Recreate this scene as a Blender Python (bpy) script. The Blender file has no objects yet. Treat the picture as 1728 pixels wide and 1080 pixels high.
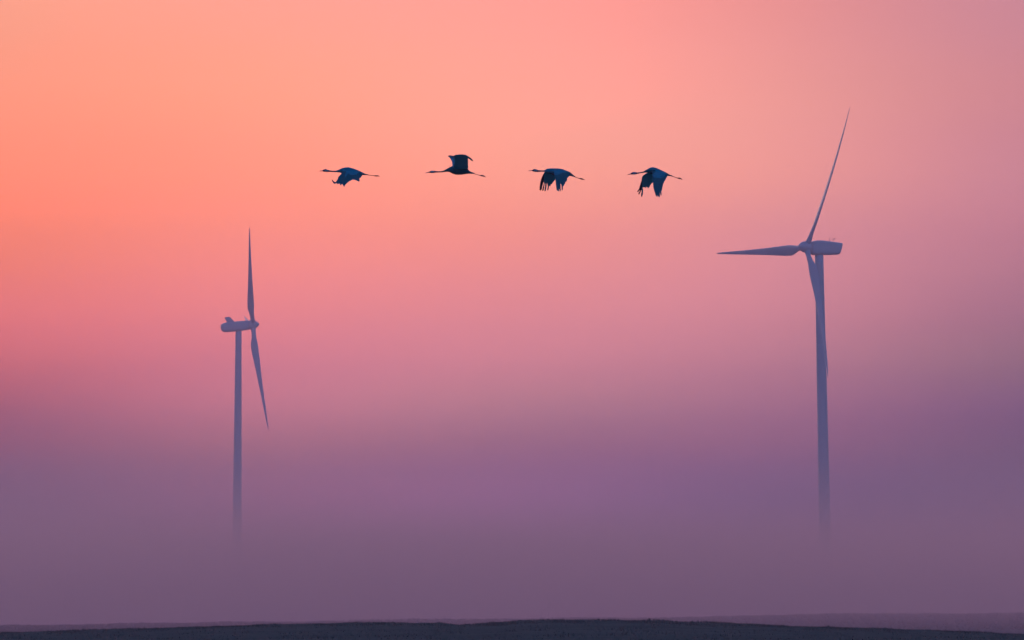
import bpy, bmesh, math, random
from mathutils import Vector, Matrix
from mathutils import noise as mnoise
from mathutils.geometry import tessellate_polygon
random.seed(7)
sc = bpy.context.scene
COL = sc.collection

# ------------------------------------------------------------------ camera
WPX, HPX = 1728.0, 1080.0
K = 0.15                              # frame width at distance 1 (240 mm lens on 36 mm)
HORIZON = 1075.0
CAM = Vector((0, 0, 2.0))
tilt = math.atan((HORIZON - HPX / 2) * K / WPX)
cam_d = bpy.data.cameras.new('camera'); cam = bpy.data.objects.new('camera', cam_d); COL.objects.link(cam)
cam.location = CAM
cam.rotation_euler = (math.pi / 2 + tilt, 0, 0)
cam_d.lens = 240; cam_d.sensor_width = 36
cam_d.clip_start = 1; cam_d.clip_end = 30000
sc.camera = cam
CT, ST = math.cos(tilt), math.sin(tilt)

def at(px, py, Y):
    """world point seen at a pixel of the 1728x1080 photograph at ground distance Y"""
    u = (px - WPX / 2) * K / WPX; v = (HPX / 2 - py) * K / WPX
    d = Vector((u, CT - v * ST, ST + v * CT))
    return CAM + d * (Y / d.y)

# ------------------------------------------------------------------ helpers
def tag(o, label=None, cat=None, group=None, kind=None):
    if label: o['label'] = label
    if cat: o['category'] = cat
    if group: o['group'] = group
    if kind: o['kind'] = kind
    return o

def link(name, bm, mats, parent=None, smooth=True):
    me = bpy.data.meshes.new(name)
    bm.normal_update()
    bm.to_mesh(me); bm.free()
    if smooth:
        for p in me.polygons: p.use_smooth = True
    o = bpy.data.objects.new(name, me); COL.objects.link(o)
    for m in (mats if isinstance(mats, (list, tuple)) else [mats]): me.materials.append(m)
    if parent: o.parent = parent
    return o

def ring_loft(bm, rings, cap=True):
    """rings: lists of Vectors of equal length -> closed tube"""
    vs = [[bm.verts.new(p) for p in r] for r in rings]
    n = len(vs[0])
    for a, b in zip(vs[:-1], vs[1:]):
        for i in range(n):
            j = (i + 1) % n
            bm.faces.new((a[i], a[j], b[j], b[i]))
    if cap:
        bm.faces.new(list(reversed(vs[0]))); bm.faces.new(vs[-1])
    return vs

def ellipse(c, a, b, n=16, e=2.0):
    """superellipse ring round c with half-axis vectors a, b"""
    out = []
    for i in range(n):
        t = 2 * math.pi * i / n
        ct, st = math.cos(t), math.sin(t)
        out.append(c + a * (math.copysign(abs(ct) ** (2 / e), ct)) + b * (math.copysign(abs(st) ** (2 / e), st)))
    return out

def new_mat(name):
    m = bpy.data.materials.new(name); m.use_nodes = True
    nt = m.node_tree
    return m, nt, nt.nodes['Principled BSDF']

def noisy_mat(name, c0, c1, scale, rough=0.7, detail=4, stretch=(1, 1, 1), bump=0.0, metal=0.0, spec=0.5):
    m, nt, b = new_mat(name)
    tc = nt.nodes.new('ShaderNodeTexCoord'); mp = nt.nodes.new('ShaderNodeMapping')
    mp.inputs['Scale'].default_value = stretch
    nz = nt.nodes.new('ShaderNodeTexNoise'); nz.inputs['Scale'].default_value = scale; nz.inputs['Detail'].default_value = detail
    cr = nt.nodes.new('ShaderNodeValToRGB')
    cr.color_ramp.elements[0].position = 0.35; cr.color_ramp.elements[1].position = 0.65
    cr.color_ramp.elements[0].color = (*c0, 1); cr.color_ramp.elements[1].color = (*c1, 1)
    nt.links.new(tc.outputs['Object'], mp.inputs['Vector']); nt.links.new(mp.outputs['Vector'], nz.inputs['Vector'])
    nt.links.new(nz.outputs['Fac'], cr.inputs['Fac']); nt.links.new(cr.outputs['Color'], b.inputs['Base Color'])
    b.inputs['Specular IOR Level'].default_value = spec
    b.inputs['Roughness'].default_value = rough; b.inputs['Metallic'].default_value = metal
    if bump:
        bp = nt.nodes.new('ShaderNodeBump'); bp.inputs['Distance'].default_value = bump
        nt.links.new(nz.outputs['Fac'], bp.inputs['Height']); nt.links.new(bp.outputs['Normal'], b.inputs['Normal'])
    return m

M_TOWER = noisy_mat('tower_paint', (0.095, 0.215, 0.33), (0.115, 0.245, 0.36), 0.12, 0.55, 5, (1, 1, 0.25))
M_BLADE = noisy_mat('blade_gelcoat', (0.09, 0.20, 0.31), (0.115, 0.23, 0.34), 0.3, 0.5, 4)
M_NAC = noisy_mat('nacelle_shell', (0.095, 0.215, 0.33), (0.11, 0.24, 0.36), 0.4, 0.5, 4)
M_DARK = noisy_mat('dark_metal', (0.04, 0.045, 0.07), (0.06, 0.065, 0.09), 2.0, 0.5, 3)
M_GREY = noisy_mat('slate_plumage', (0.0005, 0.095, 0.165), (0.001, 0.145, 0.24), 22, 0.85, 6, (0.5, 1, 1.6), 0.004, spec=0.02)
M_FLIGHT = noisy_mat('dark_flight_feathers', (0.0005, 0.055, 0.085), (0.001, 0.080, 0.115), 30, 0.85, 6, (1, 1, 0.4), 0.003, spec=0.02)
M_UNDER_BRIGHTENED = noisy_mat('underwing_feathers_brightened', (0.002, 0.40, 0.60), (0.004, 0.50, 0.72), 30, 0.85, 6, (1, 1, 0.4), 0.003, spec=0.02)  # pale underwing; missing light from below is made up in its colour
M_NECK = noisy_mat('dark_neck_feathers', (0.002, 0.020, 0.075), (0.005, 0.035, 0.11), 30, 0.8, 4, spec=0.05)
M_CHEEK = noisy_mat('pale_cheek_feathers', (0.02, 0.20, 0.36), (0.04, 0.26, 0.44), 40, 0.8, 4, spec=0.05)
M_BILL = noisy_mat('horn_bill', (0.22, 0.10, 0.14), (0.30, 0.13, 0.17), 30, 0.5, 3)
M_LEG = noisy_mat('dark_leg_skin', (0.008, 0.010, 0.035), (0.014, 0.016, 0.050), 30, 0.6, 3, spec=0.1)

# ------------------------------------------------------------------ terrain
RIDGE = 450.0
Q = RIDGE / 900.0
PROFILE = [(-900, 1071), (-300, 1070), (0, 1068), (170, 1063), (310, 1058.8), (450, 1054.6), (600, 1051), (640, 1050.6), (700, 1050.8), (740, 1051.2),
           (766, 1054), (776, 1054.4), (786, 1053.2), (800, 1054.2), (820, 1052.2), (845, 1051.6), (880, 1047.7), (930, 1046.6), (1000, 1046.6),
           (1100, 1047.4), (1160, 1050), (1260, 1053), (1400, 1058.8), (1560, 1063), (1728, 1070.5), (2000, 1073), (2800, 1074)]
def crest_py(px):
    if px <= PROFILE[0][0]: return PROFILE[0][1]
    for (a, b), (c, d) in zip(PROFILE[:-1], PROFILE[1:]):
        if px <= c:
            t = (px - a) / (c - a)
            return b + (d - b) * t
    return PROFILE[-1][1]
def ground_z(x, y, micro=True):
    px = WPX / 2 + x / RIDGE * WPX / K
    c = CAM.z + (HORIZON - crest_py(px)) * K / WPX * RIDGE
    if y <= 0: f = 0.0
    elif y <= RIDGE: f = (y / RIDGE) ** 2
    else: f = max(0.0, 1 - ((y - RIDGE) / 400.0)) ** 2 * (1 + 2 * (y - RIDGE) / 400.0) if y < RIDGE + 400 else 0.0
    z = c * f
    if y > 1400:                                            # a far wooded rise
        h = 4.2 + 3.2 * min(1, max(0, 0.5 + x / 260)) + 0.4 * mnoise.noise(Vector((x * 0.02, 3, 3)))
        z += h * math.exp(-((y - 1620) / 70.0) ** 2)
    if micro and 150 < y < 850:
        z += 0.05 * mnoise.noise(Vector((x * 0.35, y * 0.08, 0))) + 0.03 * mnoise.noise(Vector((x * 1.6, y * 0.4, 5)))
    return z

xs = [-5900, -4500, -3300, -2400, -1700, -1200, -850, -600, -420, -300, -220, -160, -110, -80, -60]
xs += [-50 + 0.2 * i for i in range(501)]
xs += [60, 80, 110, 160, 220, 300, 420, 600, 850, 1200, 1700, 2400, 3300, 4500, 5900]
ys = [-2900, -1500, -700, -300, -100, 0, 60, 110, 150, 190, 230, 260, 290, 315, 335, 355, 370, 382, 392, 400]
ys += [405 + 2 * i for i in range(30)]
ys += [468, 478, 490, 505, 525, 550, 580, 620, 660, 700, 750, 800, 850, 880, 1000, 1200, 1400, 1450, 1480, 1500, 1520, 1540, 1560, 1580, 1600, 1620, 1640, 1660, 1690, 1720, 1760, 1820, 1950, 2400, 3200, 4500, 6200, 8900]
bm = bmesh.new()
grid = [[bm.verts.new((x, y, ground_z(x, y))) for x in xs] for y in ys]
for r0, r1 in zip(grid[:-1], grid[1:]):
    for i in range(len(xs) - 1):
        bm.faces.new((r0[i], r0[i + 1], r1[i + 1], r1[i]))
M_GROUND = noisy_mat('stubble_field', (0.023, 0.041, 0.040), (0.036, 0.055, 0.053), 0.05, 0.95, 8, (1, 5, 1), 0.05, spec=0.0)
ground = tag(link('ground', bm, M_GROUND), kind='structure', label='dark rolling field rising to a low crest', cat='ground')

# rough grass and low scrub that roughens the crest (nobody could count it)
M_GRASS = noisy_mat('rough_grass', (0.018, 0.033, 0.034), (0.031, 0.047, 0.046), 0.6, 0.9, 3, spec=0.0)
bm = bmesh.new()
def blade_tri(p, h, w, ang, lean):
    d = Vector((math.cos(ang), math.sin(ang), 0)) * w
    l = Vector((math.cos(ang + 1.3), math.sin(ang + 1.3), 0)) * lean
    a = bm.verts.new(p - d); b = bm.verts.new(p + d); c = bm.verts.new(p + l + Vector((0, 0, h)))
    bm.faces.new((a, b, c))
for k in range(34000):
    x = random.uniform(-46, 46)
    y = random.uniform(434, 458) if k % 2 else random.uniform(340, 450)
    clump = mnoise.noise(Vector((x * 0.40, y * 0.10, 9))) + 0.6 * mnoise.noise(Vector((x * 1.7, y * 0.4, 3)))
    if clump < -0.15 and random.random() < 0.8: continue
    tall = 0.05 + max(0, clump) * 0.22
    if 0 < x < 13: tall *= 1.25
    h = random.uniform(0.5, 1.0) * tall
    blade_tri(Vector((x, y, ground_z(x, y) - 0.02)), h + 0.02, random.uniform(0.02, 0.05), random.uniform(0, 6.28), random.uniform(-0.05, 0.05))
grass = tag(link('grass', bm, M_GRASS, smooth=False), 'dark rough grass and low scrub along the crest of the field', 'grass', kind='stuff')

# far wooded belt, dimly seen under the lifted mist
M_WOOD = noisy_mat('far_foliage', (0.012, 0.018, 0.022), (0.022, 0.030, 0.030), 0.3, 0.9, 4)
bm = bmesh.new()
for k in range(30000):
    x = random.uniform(-190, 190)
    y = random.uniform(1560, 1640)
    tall = 0.5 + 0.4 * mnoise.noise(Vector((x * 0.05, y * 0.02, 2))) + 0.2 * mnoise.noise(Vector((x * 0.3, y * 0.1, 4)))
    z = ground_z(x, y) + random.uniform(0, 1) * max(0.2, tall)
    c = Vector((x, y, z)); r = random.uniform(0.2, 0.45)
    a = Vector((random.gauss(0, 1), random.gauss(0, 1), random.gauss(0, 1))).normalized() * r
    b = Vector((random.gauss(0, 1), random.gauss(0, 1), random.gauss(0, 1))).normalized() * r
    bm.faces.new([bm.verts.new(c + a), bm.verts.new(c + b), bm.verts.new(c - a), bm.verts.new(c - b)])
wood = tag(link('forest', bm, M_WOOD, smooth=False), 'low far-off belt of woodland dimly seen in the mist', 'forest', kind='stuff')

# ------------------------------------------------------------------ wind turbines
def frame_of(n):
    n = n.normalized()
    side = n.cross(Vector((0, 0, 1))).normalized()      # horizontal, across the nacelle
    up = side.cross(n).normalized()
    return n, side, up

def blade_mesh(L, d, n, pitch, chord_max, prebend, root_r):
    d = d.normalized(); n = n.normalized()
    q = n.cross(d).normalized()
    bm = bmesh.new(); rings = []
    #        r/L    chord   thick/chord  roundness
    secs = [(0.0, None), (0.035, None), (0.07, 0.15), (0.12, 0.62), (0.17, 0.92), (0.21, 1.0), (0.27, 0.95), (0.35, 0.83), (0.45, 0.69),
            (0.56, 0.56), (0.67, 0.44), (0.78, 0.335), (0.87, 0.25), (0.94, 0.175), (0.98, 0.11), (1.0, 0.035)]
    for s, c in secs:
        p = pitch + math.radians(13) * (1 - min(1, s / 0.8)) * (1 if pitch >= 0 else -1)
        cv = (q * math.cos(p) - n * math.sin(p)).normalized()   # leading -> trailing edge
        tv = d.cross(cv).normalized()
        ctr = d * (s * L) + n * (prebend * s * s)
        if c is None: blend, ch = 0.0, 0.0
        else:
            ch = c * chord_max
            blend = min(1.0, max(0.0, (s - 0.035) / 0.12))
        th = max(0.13, 0.42 - 0.9 * s) if s < 0.3 else 0.16
        ring = []
        N = 24
        for i in range(N):
            a = 2 * math.pi * i / N
            circ = (math.cos(a) * root_r, math.sin(a) * root_r)
            if ch:
                u = 0.5 + 0.5 * math.cos(a)                # 0 leading .. 1 trailing
                yt = 5 * th * (0.2969 * math.sqrt(u) - 0.126 * u - 0.3516 * u * u + 0.2843 * u ** 3 - 0.1015 * u ** 4)
                foil = ((u - 0.32) * ch, (yt + 0.004) * ch * (1 if math.sin(a) >= 0 else -1))
            else: foil = circ
            x = circ[0] * (1 - blend) + foil[0] * blend; y = circ[1] * (1 - blend) + foil[1] * blend
            ring.append(ctr + cv * x + tv * y)
        rings.append(ring)
    ring_loft(bm, rings)
    return bm

def turbine(hubpx, Y, n, blades, L, tower_pts, nac_secs, spin_secs, pitch, chord, prebend, root_r, label, group, extras):
    s = Y * K / WPX
    H = at(hubpx[0], hubpx[1], Y)
    n, side, up = frame_of(Vector(n))
    t_top = H - n * tower_pts['back']
    top_z = t_top.z - tower_pts['drop']
    base = Vector((t_top.x + tower_pts['lean'], t_top.y, 0))
    root = bpy.data.objects.new('wind_turbine', None); COL.objects.link(root); root.location = base
    root.empty_display_size = 5
    tag(root, label, 'wind turbine', group)
    # tower: tapered tube in bolted sections
    bm = bmesh.new(); rings = []
    topc = Vector((t_top.x, t_top.y, top_z)) - base
    r0, r1 = tower_pts['r0'], tower_pts['r1']
    zs = [(0, 0.0), (0.004, 0.0)]
    N = 40
    steps = 26
    seams = (7, 13, 20)
    for k in range(steps + 1):
        f = k / steps
        c = topc * f; r = r0 + (r1 - r0) * f ** 1.05
        if k in seams:
            for dz, dr in ((-1.0, 0), (-0.09, 0), (-0.05, -0.012), (0.05, -0.012), (0.09, 0), (1.0, 0)):
                rings.append(ellipse(c + Vector((0, 0, dz)), Vector((r + dr, 0, 0)), Vector((0, r + dr, 0)), N))
        else:
            rings.append(ellipse(c + Vector((0, 0, -0.4 if k == 0 else 0)), Vector((r, 0, 0)), Vector((0, r, 0)), N))
    ring_loft(bm, rings)
    tower = link('tower', bm, M_TOWER, root)
    # access door with steps at the foot, facing the track
    bm = bmesh.new()
    bmesh.ops.create_cube(bm, size=1, matrix=Matrix.Translation(Vector((0, -r0 - 0.02, 2.6))) @ Matrix.Diagonal((1.0, 0.3, 2.2, 1)))
    bmesh.ops.bevel(bm, geom=bm.edges[:], offset=0.05, segments=2, affect='EDGES')
    link('door', bm, M_DARK, tower, smooth=False)
    bm = bmesh.new()
    for k in range(7):
        bmesh.ops.create_cube(bm, size=1, matrix=Matrix.Translation(Vector((0, -r0 - 0.45 - (6 - k) * 0.28, 0.1 + k * 0.2))) @ Matrix.Diagonal((1.3, 0.27, 0.2 + k * 0.001, 1)))
    link('steps', bm, M_DARK, tower, smooth=False)
    # nacelle
    hub = H - base
    bm = bmesh.new()
    rings = []
    for a, b, w, h, e in nac_secs:
        sh = tower_pts.get('shear', 0) * max(0, (a - 6) / 8)
        rings.append([q + n * -sh * (q - hub - up * b).dot(up) for q in ellipse(hub - n * a + up * b, side * w, up * h, 28, e)])
    ring_loft(bm, rings)
    nac = link('nacelle', bm, M_NAC, root)
    # spinner
    bm = bmesh.new()
    ring_loft(bm, [ellipse(hub + n * a, side * r, up * r, 28) for a, r in spin_secs])
    link('rotor_hub', bm, M_NAC, root)
    for d in blades:
        d = Vector(d).normalized()
        bm = blade_mesh(L, d, n, pitch, chord, prebend, root_r)
        b = link('blade', bm, M_BLADE, root)
        b.location = hub
    extras(hub, n, side, up, nac)
    return root

def box_between(bm, c, ax, ay, az, bevel=0.0):
    vs = [bm.verts.new(c + ax * i + ay * j + az * k) for i in (-1, 1) for j in (-1, 1) for k in (-1, 1)]
    q = [(0, 1, 3, 2), (4, 6, 7, 5), (0, 4, 5, 1), (2, 3, 7, 6), (0, 2, 6, 4), (1, 5, 7, 3)]
    for f in q: bm.faces.new([vs[i] for i in f])

# far left turbine: facing right, seen almost from the side
def extras_far(hub, n, side, up, nac):
    s = 3490 * K / WPX
    # leaning cooler at the rear of the roof
    bm = bmesh.new()
    prof = [(-10.3 * 1.0, 2.1), (-7.6, 2.1), (-9.4, 4.6), (-10.2, 5.15), (-12.5, 5.1)]
    prof = [(-13.9, 4.95), (-12.1, 5.3), (-11.2, 4.9), (-9.2, 2.2), (-12.7, 2.0)]
    a = [bm.verts.new(hub + n * x + up * z + side * 1.9) for x, z in prof]
    b = [bm.verts.new(hub + n * x + up * z - side * 1.9) for x, z in prof]
    bm.faces.new(a); bm.faces.new(list(reversed(b)))
    for i in range(5):
        j = (i + 1) % 5
        bm.faces.new((a[j], a[i], b[i], b[j]))
    link('cooler', bm, M_NAC, nac, smooth=False)

turbine((426.5, 548), 3490, (0.9883, 0.1106, 0.1046), [(-0.0167, -0.6043, 0.7966), (0.1394, -0.3811, -0.914), (-0.1227, 0.9855, 0.1174)], 59.7,
        dict(back=7.3, drop=2.0, lean=-0.95, r0=2.75, r1=1.55),
        [(16.45, 0.1, 0.9, 0.9, 2.3), (16.2, 0.1, 1.6, 1.5, 2.6), (15.6, 0.05, 2.15, 2.05, 3.0), (14.6, 0, 2.4, 2.45, 3.4), (12, 0, 2.5, 2.55, 3.6), (6, 0, 2.5, 2.55, 3.6),
         (3.2, 0, 2.45, 2.45, 3.2), (1.9, 0, 2.3, 2.3, 2.4)],
        [(-1.9, 2.4), (-0.4, 2.5), (0.6, 2.35), (1.6, 1.85), (2.5, 1.2), (3.1, 0.65), (3.4, 0.2)],
        math.radians(58), 3.95, 0.7, 1.4,
        'smaller hazier wind turbine on the left, nose to the right, one blade straight up', 'wind turbines standing in the mist', extras_far)

# near right turbine: facing left and towards the camera
def extras_near(hub, n, side, up, nac):
    for k, (a, h, r) in enumerate(((8.9, 2.2, 0.10), (10.2, 2.0, 0.10))):
        bm = bmesh.new()
        p = hub - n * a + up * 2.0
        ring_loft(bm, [ellipse(p + Vector((0, 0, z)), Vector((rr, 0, 0)), Vector((0, rr, 0)), 8) for z, rr in ((0, r * 2.2), (0.3, r * 2.0), (0.32, r), (h, r * 0.8))])
        if k == 1:
            top = p + Vector((0, 0, h))
            box_between(bm, top + n * -0.25, n * 0.5, side * 0.05, Vector((0, 0, 0.05)))
            ring_loft(bm, [ellipse(top + n * -0.7 + Vector((0, 0, z)), Vector((rr, 0, 0)), Vector((0, rr, 0)), 8) for z, rr in ((-0.05, 0.05), (0.1, 0.2), (0.3, 0.2), (0.42, 0.05))])
            link('wind_vane', bm, M_DARK, nac)
        else:
            link('lightning_rod', bm, M_DARK, nac)

turbine((1361.0, 417.0), 2255, (-0.8659, -0.4907, 0.0973), [(0.3203, -0.3943, 0.8613), (-0.4929, 0.8701, 0.0012), (0.1726, -0.4757, -0.8625)], 51.55,
        dict(back=4.9, drop=1.8, lean=2.45, r0=2.15, r1=1.42, shear=0.24),
        [(12.65, 1.05, 1.75, 1.75, 5), (12.6, 1.05, 1.85, 1.9, 5), (12.0, 0.95, 1.95, 2.05, 5), (9, 0.7, 2.0, 2.25, 5), (5.2, 0.45, 2.0, 2.45, 5),
         (3.2, 0.2, 2.0, 2.4, 4.5), (1.9, 0, 1.8, 2.1, 3.5), (1.5, 0, 1.6, 1.75, 2.3)],
        [(-1.45, 1.75), (-0.2, 1.95), (1.0, 1.85), (1.9, 1.5), (2.6, 0.95), (3.0, 0.45), (3.12, 0.1)],
        math.radians(9), 3.6, 3.6, 1.0,
        'taller clearer wind turbine on the right, nose to the left, one blade pointing left', 'wind turbines standing in the mist', extras_near)

# ------------------------------------------------------------------ cranes
def inside(poly, x, y):
    r = False; j = len(poly) - 1
    for i in range(len(poly)):
        xi, yi = poly[i]; xj, yj = poly[j]
        if (yi > y) != (yj > y) and x < (xj - xi) * (y - yi) / (yj - yi) + xi: r = not r
        j = i
    return r

def crane(label, ox, oy, sc_px, body, legs, wings, sheen, dark_from, Y=160.0, belly=1.0):
    """body: (x, top, bottom) stations in enlarged-view pixels; wings: (outline, side, x/y root, lateral law)"""
    s = Y * K / WPX / sc_px                                 # metres per enlarged pixel
    cx = sum(b[0] for b in body) / len(body); cy = sum((b[1] + b[2]) / 2 for b in body) / len(body)
    ctr = at(ox + cx / sc_px, oy + cy / sc_px, Y) - CAM
    bank = Vector((ctr.x / ctr.y, 0, ctr.z / ctr.y))        # the bird leans a few degrees
    P = lambda x, y, lat=0.0: Vector(((x - cx) * s, lat, (cy - y) * s)) * ((Y + lat) / Y) + bank * lat + Vector((0, lat - lat * (Y + lat) / Y, 0))
    bm = bmesh.new()
    # trunk, neck, head and bill
    rings = []
    for x, t, b in body:
        h = max(0.0075, (b - t) / 2 * s)
        w = h * (1.0 if h < 0.03 else 0.92)
        w = min(w, 0.105)
        rings.append(ellipse(P(x, (t + b) / 2), Vector((0, w, 0)), Vector((0, 0, h)), 20))
    ring_loft(bm, rings)
    # trailing legs and toes
    for sd in (-1, 1):
        rings = []
        for x, y, r in legs:
            rings.append(ellipse(P(x, y, sd * 0.022), Vector((0, r * s * 1.25, 0)), Vector((0, 0, r * s * 1.25)), 10))
        ring_loft(bm, rings)
    # wings
    for outline, side, lat in wings:
        pts = [Vector((x, y, 0)) for x, y in outline]
        # feathers swell a little beyond the quill line
        area = sum(a.x * b.y - b.x * a.y for a, b in zip(pts, pts[1:] + pts[:1]))
        grown = []
        for i, q in enumerate(pts):
            d1 = (q - pts[i - 1]).normalized(); d2 = (pts[(i + 1) % len(pts)] - q).normalized()
            nn = Vector((d1.y + d2.y, -d1.x - d2.x, 0))
            nn = nn.normalized() if nn.length > 1e-3 else Vector((0, 0, 0))
            grown.append(q + nn * (2.2 if area > 0 else -2.2))
        pts = grown
        tris = tessellate_polygon([pts])
        wb = bmesh.new()
        vs = [wb.verts.new(p) for p in pts]
        for t in tris:
            try: wb.faces.new([vs[i] for i in t])
            except ValueError: pass
        for _ in range(7):
            le = [e for e in wb.edges if e.calc_length() > 22]
            if not le: break
            bmesh.ops.subdivide_edges(wb, edges=le, cuts=1)
            bmesh.ops.triangulate(wb, faces=[f for f in wb.faces if len(f.verts) > 3])
        for v in wb.verts:
            x, y = v.co.x, v.co.y
            v.co = P(x, y, side * lat(x, y))
        wb.normal_update()
        # thickness
        nv = {v: v.normal.copy() for v in wb.verts}
        T = 0.0080
        top = {v: bm.verts.new(v.co + nv[v] * T) for v in wb.verts}
        bot = {v: bm.verts.new(v.co - nv[v] * T) for v in wb.verts}
        for f in wb.faces:
            bm.faces.new([top[v] for v in f.verts]); bm.faces.new([bot[v] for v in reversed(f.verts)])
        for e in wb.edges:
            if len(e.link_faces) == 1:
                a, b = e.verts
                lp = e.link_faces[0].loops
                # keep winding consistent
                order = [l.vert for l in lp]
                i = order.index(a)
                if order[(i + 1) % len(order)] != b: a, b = b, a
                bm.faces.new((top[b], top[a], bot[a], bot[b]))
        wb.free()
    me = bpy.data.meshes.new('tmp'); bm.to_mesh(me); bm.free()
    tmp = bpy.data.objects.new('tmp', me); COL.objects.link(tmp)
    md = tmp.modifiers.new('r', 'REMESH'); md.mode = 'VOXEL'; md.voxel_size = 0.0046; md.adaptivity = 0.0
    sm = tmp.modifiers.new('s', 'SMOOTH'); sm.factor = 0.4; sm.iterations = 1
    dg = bpy.context.evaluated_depsgraph_get(); dg.update()
    me2 = bpy.data.meshes.new_from_object(tmp.evaluated_get(dg))
    bpy.data.objects.remove(tmp)
    me2.name = 'crane'
    o = bpy.data.objects.new('crane', me2); COL.objects.link(o)
    me2.materials.clear()
    for m in (M_GREY, M_FLIGHT, M_NECK, M_CHEEK, M_BILL, M_LEG, M_UNDER_BRIGHTENED): me2.materials.append(m)
    bill = body[2][0]; head_end = body[5][0]; neck_end = body[7][0]; tail = body[-1][0]
    legx = legs[1][0]
    for p in me2.polygons:
        p.use_smooth = True
        x = p.center.x / s + cx; y = cy - p.center.z / s
        if x < bill - 22: k = 4
        elif x < neck_end:
            k = 3 if (abs(x - (body[3][0] + 25)) < 38 and abs(y - ((body[4][1] + body[4][2]) / 2 - 4)) < 11) else 2
        elif x > legx and p.center.z < 0.3 and abs(p.center.y) < 0.05: k = 5
        elif inside(sheen, x, y): k = 0
        elif dark_from(x, y): k = 1
        else: k = 0 if abs(p.center.y) < 0.11 else 1
        if k == 1 and p.normal.z < -0.15 and abs(p.center.y) > 0.10: k = 6  # down-facing wing faces get the colour brightened against their shade
        p.material_index = k
    o.location = at(ox + cx / sc_px, oy + cy / sc_px, Y)
    tag(o, label, 'bird', 'cranes flying left in a line')
    return o

# first crane: wings swept down, tips curled
b1 = [(128, 267, 270), (200, 253, 274), (228, 234, 284), (275, 217, 291), (320, 232, 292), (370, 250, 290), (450, 262, 292), (520, 261, 296), (580, 243, 300),
      (640, 215, 308), (700, 190, 332), (780, 176, 362), (860, 180, 378), (950, 203, 382), (1050, 240, 378), (1120, 272, 372), (1180, 300, 370), (1230, 328, 368), (1300, 346, 370), (1332, 358, 372)]
l1 = [(1180, 345, 9), (1300, 362, 8), (1380, 373, 6), (1460, 383, 7), (1490, 386, 13), (1540, 386, 12), (1570, 390, 8), (1604, 397, 3)]
w1 = [(700, 240), (680, 310), (640, 365), (590, 415), (572, 480), (530, 540), (505, 545), (470, 520), (452, 495), (440, 478), (432, 488), (445, 520), (465, 552), (497, 574), (530, 566),
      (555, 556), (575, 588), (590, 580), (605, 562), (625, 580), (642, 610), (662, 608), (668, 580), (685, 572), (700, 600), (728, 645), (745, 635), (757, 590), (775, 596), (790, 565), (810, 548),
      (850, 515), (900, 488), (945, 470), (1000, 482), (1040, 492), (1085, 520), (1108, 516), (1102, 470), (1104, 436), (1135, 425), (1150, 395), (1165, 375), (1140, 300), (950, 225), (800, 200)]
crane('leftmost crane, wings half lowered with a feather curling up at the wingtip', 530, 270, 14.4, b1, l1,
      [(w1, -1, lambda x, y: 0.05 + max(0, y - 250) * 0.0021), ([(900 + (x - 900) * 0.94, 250 + (y - 250) * 0.93) for x, y in w1 if x > 520], 1, lambda x, y: 0.05 + max(0, y - 250) * 0.0021)],
      [(790, 235), (900, 215), (1110, 300), (1040, 375), (900, 385), (830, 345), (790, 420), (765, 470), (760, 380)], lambda x, y: y > 330)

# second crane: wings raised
b2 = [(122, 598, 602), (195, 575, 600), (228, 560, 603), (262, 546, 606), (310, 548, 604), (370, 557, 596), (450, 563, 592), (520, 556, 588), (580, 532, 580),
      (640, 498, 574), (700, 462, 582), (760, 436, 615), (830, 425, 642), (900, 425, 650), (1000, 440, 645), (1080, 465, 632), (1140, 505, 624), (1200, 562, 624), (1260, 588, 624), (1305, 606, 622)]
l2 = [(1180, 600, 9), (1290, 618, 8), (1370, 642, 6), (1440, 662, 7), (1475, 668, 14), (1525, 674, 14), (1555, 690, 10), (1585, 704, 4)]
w2n = [(800, 470), (815, 400), (822, 330), (815, 250), (797, 192), (850, 166), (950, 157), (1020, 157), (1080, 164), (1115, 180), (1150, 198), (1205, 235), (1250, 275), (1268, 300), (1258, 314),
       (1225, 290), (1180, 255), (1146, 238), (1142, 262), (1150, 330), (1145, 400), (1158, 462), (1140, 478), (1150, 520), (1165, 545), (1100, 560), (900, 560)]
w2f = [(765, 470), (772, 400), (765, 340), (745, 285), (705, 225), (664, 190), (700, 180), (790, 190), (900, 185), (1000, 200), (1080, 260), (1110, 400), (1120, 500), (1000, 540), (850, 540)]
crane('crane second from the left, both wings raised above its back', 710, 250, 14.4, b2, l2,
      [(w2n, -1, lambda x, y: 0.04 + max(0, 520 - y) * 0.0023), (w2f, 1, lambda x, y: 0.04 + max(0, 520 - y) * 0.0023)],
      [(660, 180), (790, 185), (812, 250), (818, 330), (795, 460), (768, 440), (760, 300)], lambda x, y: True)

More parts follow.
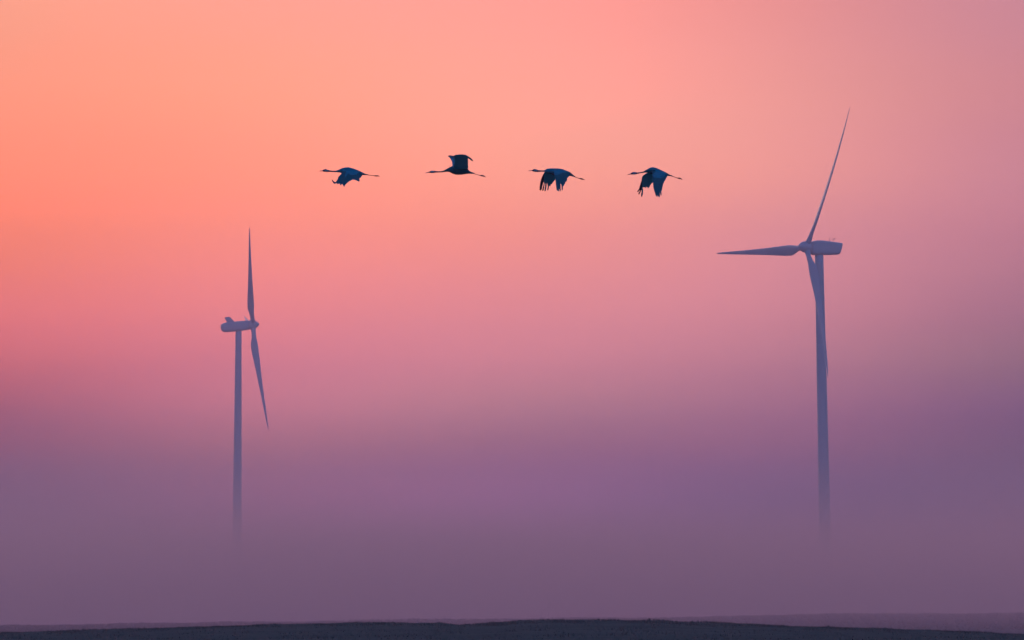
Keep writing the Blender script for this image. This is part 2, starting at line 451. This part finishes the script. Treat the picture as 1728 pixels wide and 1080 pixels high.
# third crane: wings fully down, fingers spread
b3 = [(100, 272, 278), (180, 258, 277), (212, 241, 290), (258, 227, 300), (305, 238, 305), (360, 257, 302), (430, 264, 296), (495, 261, 297), (530, 246, 312), (570, 220, 335), (640, 212, 350),
      (720, 210, 362), (820, 212, 374), (900, 216, 380), (960, 226, 388), (1050, 262, 398), (1110, 286, 404), (1160, 306, 408), (1200, 345, 412), (1240, 380, 422), (1290, 414, 430)]
l3 = [(1180, 395, 9), (1280, 428, 8), (1350, 455, 6), (1400, 470, 9), (1430, 474, 16), (1470, 483, 15), (1505, 494, 8), (1540, 503, 3)]
w3l = [(590, 225), (545, 260), (520, 300), (470, 380), (430, 470), (405, 560), (388, 680), (384, 755), (394, 773), (412, 768), (437, 735), (455, 650), (482, 545), (494, 545), (485, 640), (458, 735), (450, 772), (466, 781), (484, 765),
       (502, 680), (514, 578), (527, 580), (526, 660), (514, 735), (507, 783), (520, 796), (536, 775), (547, 740), (560, 650), (566, 582), (580, 588), (590, 650), (588, 720), (580, 762), (592, 774), (606, 755), (616, 700), (622, 640), (640, 664), (660, 655),
       (668, 612), (700, 602), (722, 560), (750, 530), (772, 503), (800, 470), (830, 380), (800, 240)]
w3r = [(740, 235), (765, 420), (785, 500), (795, 570), (806, 660), (815, 740), (826, 772), (840, 768), (858, 795), (872, 790), (872, 730), (874, 640), (885, 640), (888, 730), (893, 790), (908, 796), (916, 780), (918, 700), (914, 600), (926, 592), (940, 650),
       (944, 740), (952, 778), (966, 768), (974, 710), (974, 640), (988, 664), (1002, 645), (1008, 610), (1030, 606), (1038, 575), (1032, 542), (1062, 556), (1080, 500), (1084, 460), (1110, 430), (1135, 408), (1150, 360), (1000, 250), (850, 225)]
crane('third crane from the left, wings fully lowered in two fans of splayed feathers', 885, 270, 15.03, b3, l3,
      [(w3l, 1, lambda x, y: 0.05 + max(0, y - 250) * 0.0016), (w3r, -1, lambda x, y: 0.05 + max(0, y - 250) * 0.0016)],
      [(560, 225), (940, 225), (1090, 300), (1040, 330), (950, 335), (840, 400), (760, 390), (620, 300)], lambda x, y: y > 320)

# fourth crane: wings down and spread apart
b4 = [(132, 362, 372), (198, 345, 370), (236, 322, 369), (282, 302, 369), (325, 304, 369), (380, 316, 354), (450, 309, 338), (510, 297, 328), (560, 277, 322), (620, 242, 320), (680, 207, 334),
      (730, 184, 352), (780, 181, 372), (850, 192, 388), (950, 237, 400), (1050, 285, 404), (1120, 318, 402), (1170, 350, 408), (1220, 378, 412), (1275, 396, 418)]
l4 = [(1170, 385, 9), (1275, 412, 8), (1345, 440, 6), (1400, 457, 8), (1435, 463, 16), (1480, 470, 15), (1505, 484, 9), (1536, 500, 4)]
w4l = [(700, 270), (665, 318), (600, 350), (530, 398), (503, 440), (490, 520), (460, 620), (438, 700), (420, 752), (380, 798), (388, 811), (408, 803), (436, 765), (448, 765), (437, 810), (408, 862), (420, 873), (440, 855), (465, 810), (478, 758), (492, 760), (492, 810), (480, 870),
       (482, 925), (492, 936), (504, 922), (522, 860), (527, 780), (516, 694), (545, 684), (575, 692), (596, 710), (603, 692), (592, 665), (620, 678), (668, 714), (692, 670), (715, 630), (745, 588), (775, 560), (810, 500), (850, 380), (830, 250), (740, 240)]
w4r = [(760, 300), (772, 460), (780, 560), (790, 680), (808, 760), (835, 840), (850, 895), (862, 934), (874, 922), (882, 878), (892, 905), (904, 946), (917, 934), (922, 885), (932, 905), (943, 947), (957, 935), (955, 870), (948, 825), (962, 830), (974, 870), (984, 908), (998, 892), (996, 845),
       (984, 795), (1003, 780), (1020, 690), (1035, 620), (1054, 565), (1092, 500), (1125, 440), (1150, 400), (1120, 330), (950, 260)]
crane('rightmost crane, wings lowered, the leading one angular with three long fingers', 1050, 270, 15.03, b4, l4,
      [(w4l, 1, lambda x, y: 0.05 + max(0, y - 260) * 0.0015), (w4r, -1, lambda x, y: 0.05 + max(0, y - 260) * 0.0015)],
      [(860, 240), (960, 250), (1120, 340), (1060, 440), (980, 490), (800, 470), (760, 400), (850, 300)], lambda x, y: y > 300 or x < 840 and y > 250)

# ------------------------------------------------------------------ haze and ground mist
def box_obj(name, x0, x1, y0, y1, z0, z1, mat):
    bm = bmesh.new()
    bmesh.ops.create_cube(bm, size=1, matrix=Matrix.Translation(((x0 + x1) / 2, (y0 + y1) / 2, (z0 + z1) / 2)) @ Matrix.Diagonal((x1 - x0, y1 - y0, z1 - z0, 1)))
    return link(name, bm, mat, smooth=False)
def vol_mat(name, color, density, aniso):
    m = bpy.data.materials.new(name); m.use_nodes = True; nt = m.node_tree
    nt.nodes.clear()
    out = nt.nodes.new('ShaderNodeOutputMaterial'); v = nt.nodes.new('ShaderNodeVolumePrincipled')
    v.inputs['Color'].default_value = (*color, 1); v.inputs['Density'].default_value = density; v.inputs['Anisotropy'].default_value = aniso
    nt.links.new(v.outputs['Volume'], out.inputs['Volume'])
    return m, nt, v
HAZE_D = 2.3e-4
HAZE_C = (0.445, 0.355, 0.515)
MIST_C = (0.62, 0.41, 0.475)
m_haze, _, _ = vol_mat('haze_air', HAZE_C, HAZE_D, 0.3)
tag(box_obj('haze', -6000, 6000, -3000, 9000, -1, 216, m_haze), 'even dusk haze filling the air over the fields', 'haze', kind='stuff')
m_mist, nt, v = vol_mat('ground_mist', MIST_C, 0.0, 0.3)
tc = nt.nodes.new('ShaderNodeNewGeometry'); sp = nt.nodes.new('ShaderNodeSeparateXYZ'); nt.links.new(tc.outputs['Position'], sp.inputs[0])
def mth(nt, op, a, b=None, c=None):
    n = nt.nodes.new('ShaderNodeMath'); n.operation = op
    for i, q in enumerate((a, b, c)):
        if q is None: continue
        if isinstance(q, (int, float)): n.inputs[i].default_value = q
        else: nt.links.new(q, n.inputs[i])
    return n.outputs[0]
# thick near the ground, thinning upwards
e = mth(nt, 'MULTIPLY', mth(nt, 'SUBTRACT', sp.outputs['Z'], 20.5), -1 / 7.5)
dn = mth(nt, 'MINIMUM', mth(nt, 'MULTIPLY', mth(nt, 'EXPONENT', e), 0.0045), 0.005)
# the mist has lifted a little off the ground
lift = nt.nodes.new('ShaderNodeMapRange'); lift.interpolation_type = 'SMOOTHSTEP'
lift.inputs['From Min'].default_value = 0.5; lift.inputs['From Max'].default_value = 13.0
lift.inputs['To Min'].default_value = 0.02; lift.inputs['To Max'].default_value = 1.0
nt.links.new(sp.outputs['Z'], lift.inputs['Value'])
dn = mth(nt, 'MULTIPLY', dn, lift.outputs['Result'])
nt.links.new(dn, v.inputs['Density'])
m_mist.cycles.volume_step_rate = 0.25
MIST = box_obj('haze', -3000, 3000, 1200, 7500, -0.8, 85, m_mist)
tag(MIST, 'thick low mist swallowing the feet of the turbines', 'mist', kind='stuff')

# ------------------------------------------------------------------ sky
SUN_EL, SUN_AZ = 3.0, -9.0
w = bpy.data.worlds.new('World'); sc.world = w; w.use_nodes = True
nt = w.node_tree; bg = nt.nodes['Background']; bg.inputs['Strength'].default_value = 0.15
sky = nt.nodes.new('ShaderNodeTexSky'); sky.sky_type = 'NISHITA'; sky.sun_disc = False
sky.sun_elevation = math.radians(SUN_EL); sky.sun_rotation = math.radians(SUN_AZ)
sky.dust_density = 3.0; sky.ozone_density = 3.0; sky.air_density = 1.0
tc = nt.nodes.new('ShaderNodeTexCoord'); sp = nt.nodes.new('ShaderNodeSeparateXYZ'); nt.links.new(tc.outputs['Generated'], sp.inputs[0])
elev = mth(nt, 'ARCSINE', sp.outputs['Z'])
azim = mth(nt, 'ARCTAN2', sp.outputs['X'], sp.outputs['Y'])
t = mth(nt, 'DIVIDE', elev, 0.1)
ROWS = [0.0, 0.013, 0.0304] + [k / 15 for k in range(1, 16)]
AZ = [-0.075, -0.0375, 0.0, 0.0375, 0.075]
WSCALE = 4.0
#TABLE-BEGIN
W = [[(0.0, 0.0, 0.0), (0.0, 0.0, 0.0), (0.0, 0.0, 0.0), (0.0, 0.0, 0.0), (0.0, 0.0, 0.0), (0.0, 0.0, 0.0), (0.4208, 0.0, 0.0), (0.7254, 0.0496, 0.0), (1.3969, 0.1864, 0.0643), (1.7128, 0.2743, 0.1322), (1.7361, 0.3169, 0.083), (1.8538, 0.3562, 0.0727), (2.1631, 0.4112, 0.1191), (2.057, 0.4458, 0.1618), (1.6675, 0.4774, 0.2037), (1.495, 0.494, 0.2298), (1.4418, 0.5241, 0.2586), (1.4039, 0.5157, 0.2627)],
     [(1.2, 0.2817, 0.406), (1.2, 0.2817, 0.406), (1.2, 0.2817, 0.406), (1.2, 0.2817, 0.406), (1.2, 0.2817, 0.406), (1.3041, 0.2817, 0.406), (1.4519, 0.3798, 0.327), (1.9056, 0.4766, 0.4783), (1.7475, 0.4256, 0.4466), (1.9148, 0.4566, 0.3741), (2.022, 0.4844, 0.3384), (1.9919, 0.4986, 0.2711), (2.0943, 0.5135, 0.2304), (2.0842, 0.5361, 0.2396), (1.9541, 0.5709, 0.2615), (1.8583, 0.5629, 0.2951), (1.7661, 0.5469, 0.3368), (1.7163, 0.5371, 0.3372)],
     [(1.2, 0.3546, 0.9731), (1.2, 0.3546, 0.9731), (1.2, 0.3546, 0.9731), (1.2, 0.3546, 0.9731), (1.2, 0.3546, 0.9731), (1.4078, 0.3546, 0.9731), (0.9639, 0.2619, 0.4043), (1.1984, 0.4404, 0.3853), (1.6091, 0.4969, 0.4421), (1.6525, 0.4885, 0.4215), (1.7243, 0.4934, 0.3447), (1.8424, 0.5309, 0.2997), (1.8114, 0.6088, 0.3421), (1.7487, 0.6418, 0.3877), (1.9931, 0.6169, 0.3935), (1.8989, 0.5849, 0.3929), (1.8142, 0.5504, 0.3894), (1.7625, 0.5404, 0.3878)],
     [(0.0, 0.0, 0.2897), (0.0, 0.0, 0.2897), (0.0, 0.0, 0.2897), (0.0, 0.0, 0.2897), (0.0, 0.0, 0.2897), (0.0, 0.0, 0.2897), (0.7406, 0.1618, 0.3167), (1.0438, 0.2916, 0.3776), (1.2333, 0.3978, 0.4373), (1.4645, 0.4812, 0.4689), (1.4906, 0.5056, 0.4835), (1.4232, 0.5044, 0.453), (1.6171, 0.5563, 0.3952), (1.5869, 0.558, 0.3915), (1.4234, 0.5235, 0.3736), (1.3475, 0.4712, 0.347), (1.2637, 0.4156, 0.3082), (1.2331, 0.4113, 0.3101)],
     [(0.0, 0.0, 0.0), (0.0, 0.0, 0.0), (0.0, 0.0, 0.0), (0.0, 0.0, 0.0), (0.0, 0.0, 0.0), (0.0, 0.0, 0.0), (0.0, 0.0, 0.0), (0.1358, 0.0404, 0.1242), (0.3701, 0.1648, 0.1557), (0.5148, 0.1864, 0.2285), (0.6955, 0.2421, 0.2824), (0.8318, 0.2795, 0.3209), (0.8527, 0.3107, 0.3675), (0.8395, 0.303, 0.3444), (0.8849, 0.3154, 0.3265), (0.8274, 0.3175, 0.3515), (0.7827, 0.3205, 0.3771), (0.7712, 0.3197, 0.376)]]
#TABLE-END
azc = mth(nt, 'MINIMUM', mth(nt, 'MAXIMUM', azim, -0.13), 0.13)
acc = None; wsum = None
for i, a in enumerate(AZ):
    cr = nt.nodes.new('ShaderNodeValToRGB'); r = cr.color_ramp; r.interpolation = 'CARDINAL'
    while len(r.elements) < len(ROWS): r.elements.new(0.5)
    for k, (pos, c) in enumerate(zip(ROWS, W[i])):
        r.elements[k].position = pos
    for k, (pos, c) in enumerate(zip(ROWS, W[i])):
        r.elements[k].color = (c[0] / WSCALE, c[1] / WSCALE, c[2] / WSCALE, 1)
    nt.links.new(t, cr.inputs['Fac'])
    dd = mth(nt, 'DIVIDE', mth(nt, 'SUBTRACT', azc, a), 0.032)
    g = mth(nt, 'EXPONENT', mth(nt, 'MULTIPLY', mth(nt, 'MULTIPLY', dd, dd), -1.0))
    sc_n = nt.nodes.new('ShaderNodeVectorMath'); sc_n.operation = 'SCALE'
    nt.links.new(cr.outputs['Color'], sc_n.inputs[0]); nt.links.new(g, sc_n.inputs['Scale'])
    if acc is None: acc, wsum = sc_n.outputs[0], g
    else:
        ad = nt.nodes.new('ShaderNodeVectorMath'); ad.operation = 'ADD'
        nt.links.new(acc, ad.inputs[0]); nt.links.new(sc_n.outputs[0], ad.inputs[1]); acc = ad.outputs[0]
        wsum = mth(nt, 'ADD', wsum, g)
fin = nt.nodes.new('ShaderNodeVectorMath'); fin.operation = 'SCALE'
nt.links.new(acc, fin.inputs[0]); nt.links.new(mth(nt, 'DIVIDE', WSCALE, wsum), fin.inputs['Scale'])
# the glow fades into the clear dusk sky away from the sun
def mrange(v, a, b):
    n = nt.nodes.new('ShaderNodeMapRange'); n.interpolation_type = 'SMOOTHERSTEP'; n.clamp = True
    n.inputs['From Min'].default_value = a; n.inputs['From Max'].default_value = b
    n.inputs['To Min'].default_value = 1.0; n.inputs['To Max'].default_value = 0.0
    nt.links.new(v, n.inputs['Value']); return n.outputs['Result']
mask = mth(nt, 'MULTIPLY', mrange(elev, 0.10, 0.28), mrange(mth(nt, 'ABSOLUTE', azim), 0.15, 0.6))
mx = nt.nodes.new('ShaderNodeMix'); mx.data_type = 'RGBA'
nt.links.new(mask, mx.inputs['Factor'])
skm = nt.nodes.new('ShaderNodeVectorMath'); skm.operation = 'MULTIPLY'
SKY_TINT = (1.25, 0.85, 0.92)
skm.inputs[1].default_value = SKY_TINT
nt.links.new(sky.outputs[0], skm.inputs[0])
nt.links.new(skm.outputs[0], mx.inputs['A']); nt.links.new(fin.outputs[0], mx.inputs['B'])
nt.links.new(mx.outputs['Result'], bg.inputs['Color'])

sun_d = bpy.data.lights.new('sun', 'SUN'); sun_d.energy = 0.05; sun_d.angle = math.radians(10); sun_d.color = (1.0, 0.55, 0.40)
sun = bpy.data.objects.new('sun', sun_d); COL.objects.link(sun)
el, az = math.radians(SUN_EL), math.radians(SUN_AZ)
to_sun = Vector((math.sin(az) * math.cos(el), math.cos(az) * math.cos(el), math.sin(el)))
sun.rotation_euler = to_sun.to_track_quat('Z', 'Y').to_euler()
sun.location = (-200, -100, 100)

# ------------------------------------------------------------------ render settings
sc.view_settings.view_transform = 'Standard'; sc.view_settings.look = 'None'
sc.view_settings.exposure = 2.737; sc.view_settings.gamma = 1
sc.render.dither_intensity = 1.0
sc.cycles.use_denoising = True
sc.cycles.volume_max_steps = 256
sc.cycles.volume_bounces = 0
sc.cycles.max_bounces = 4
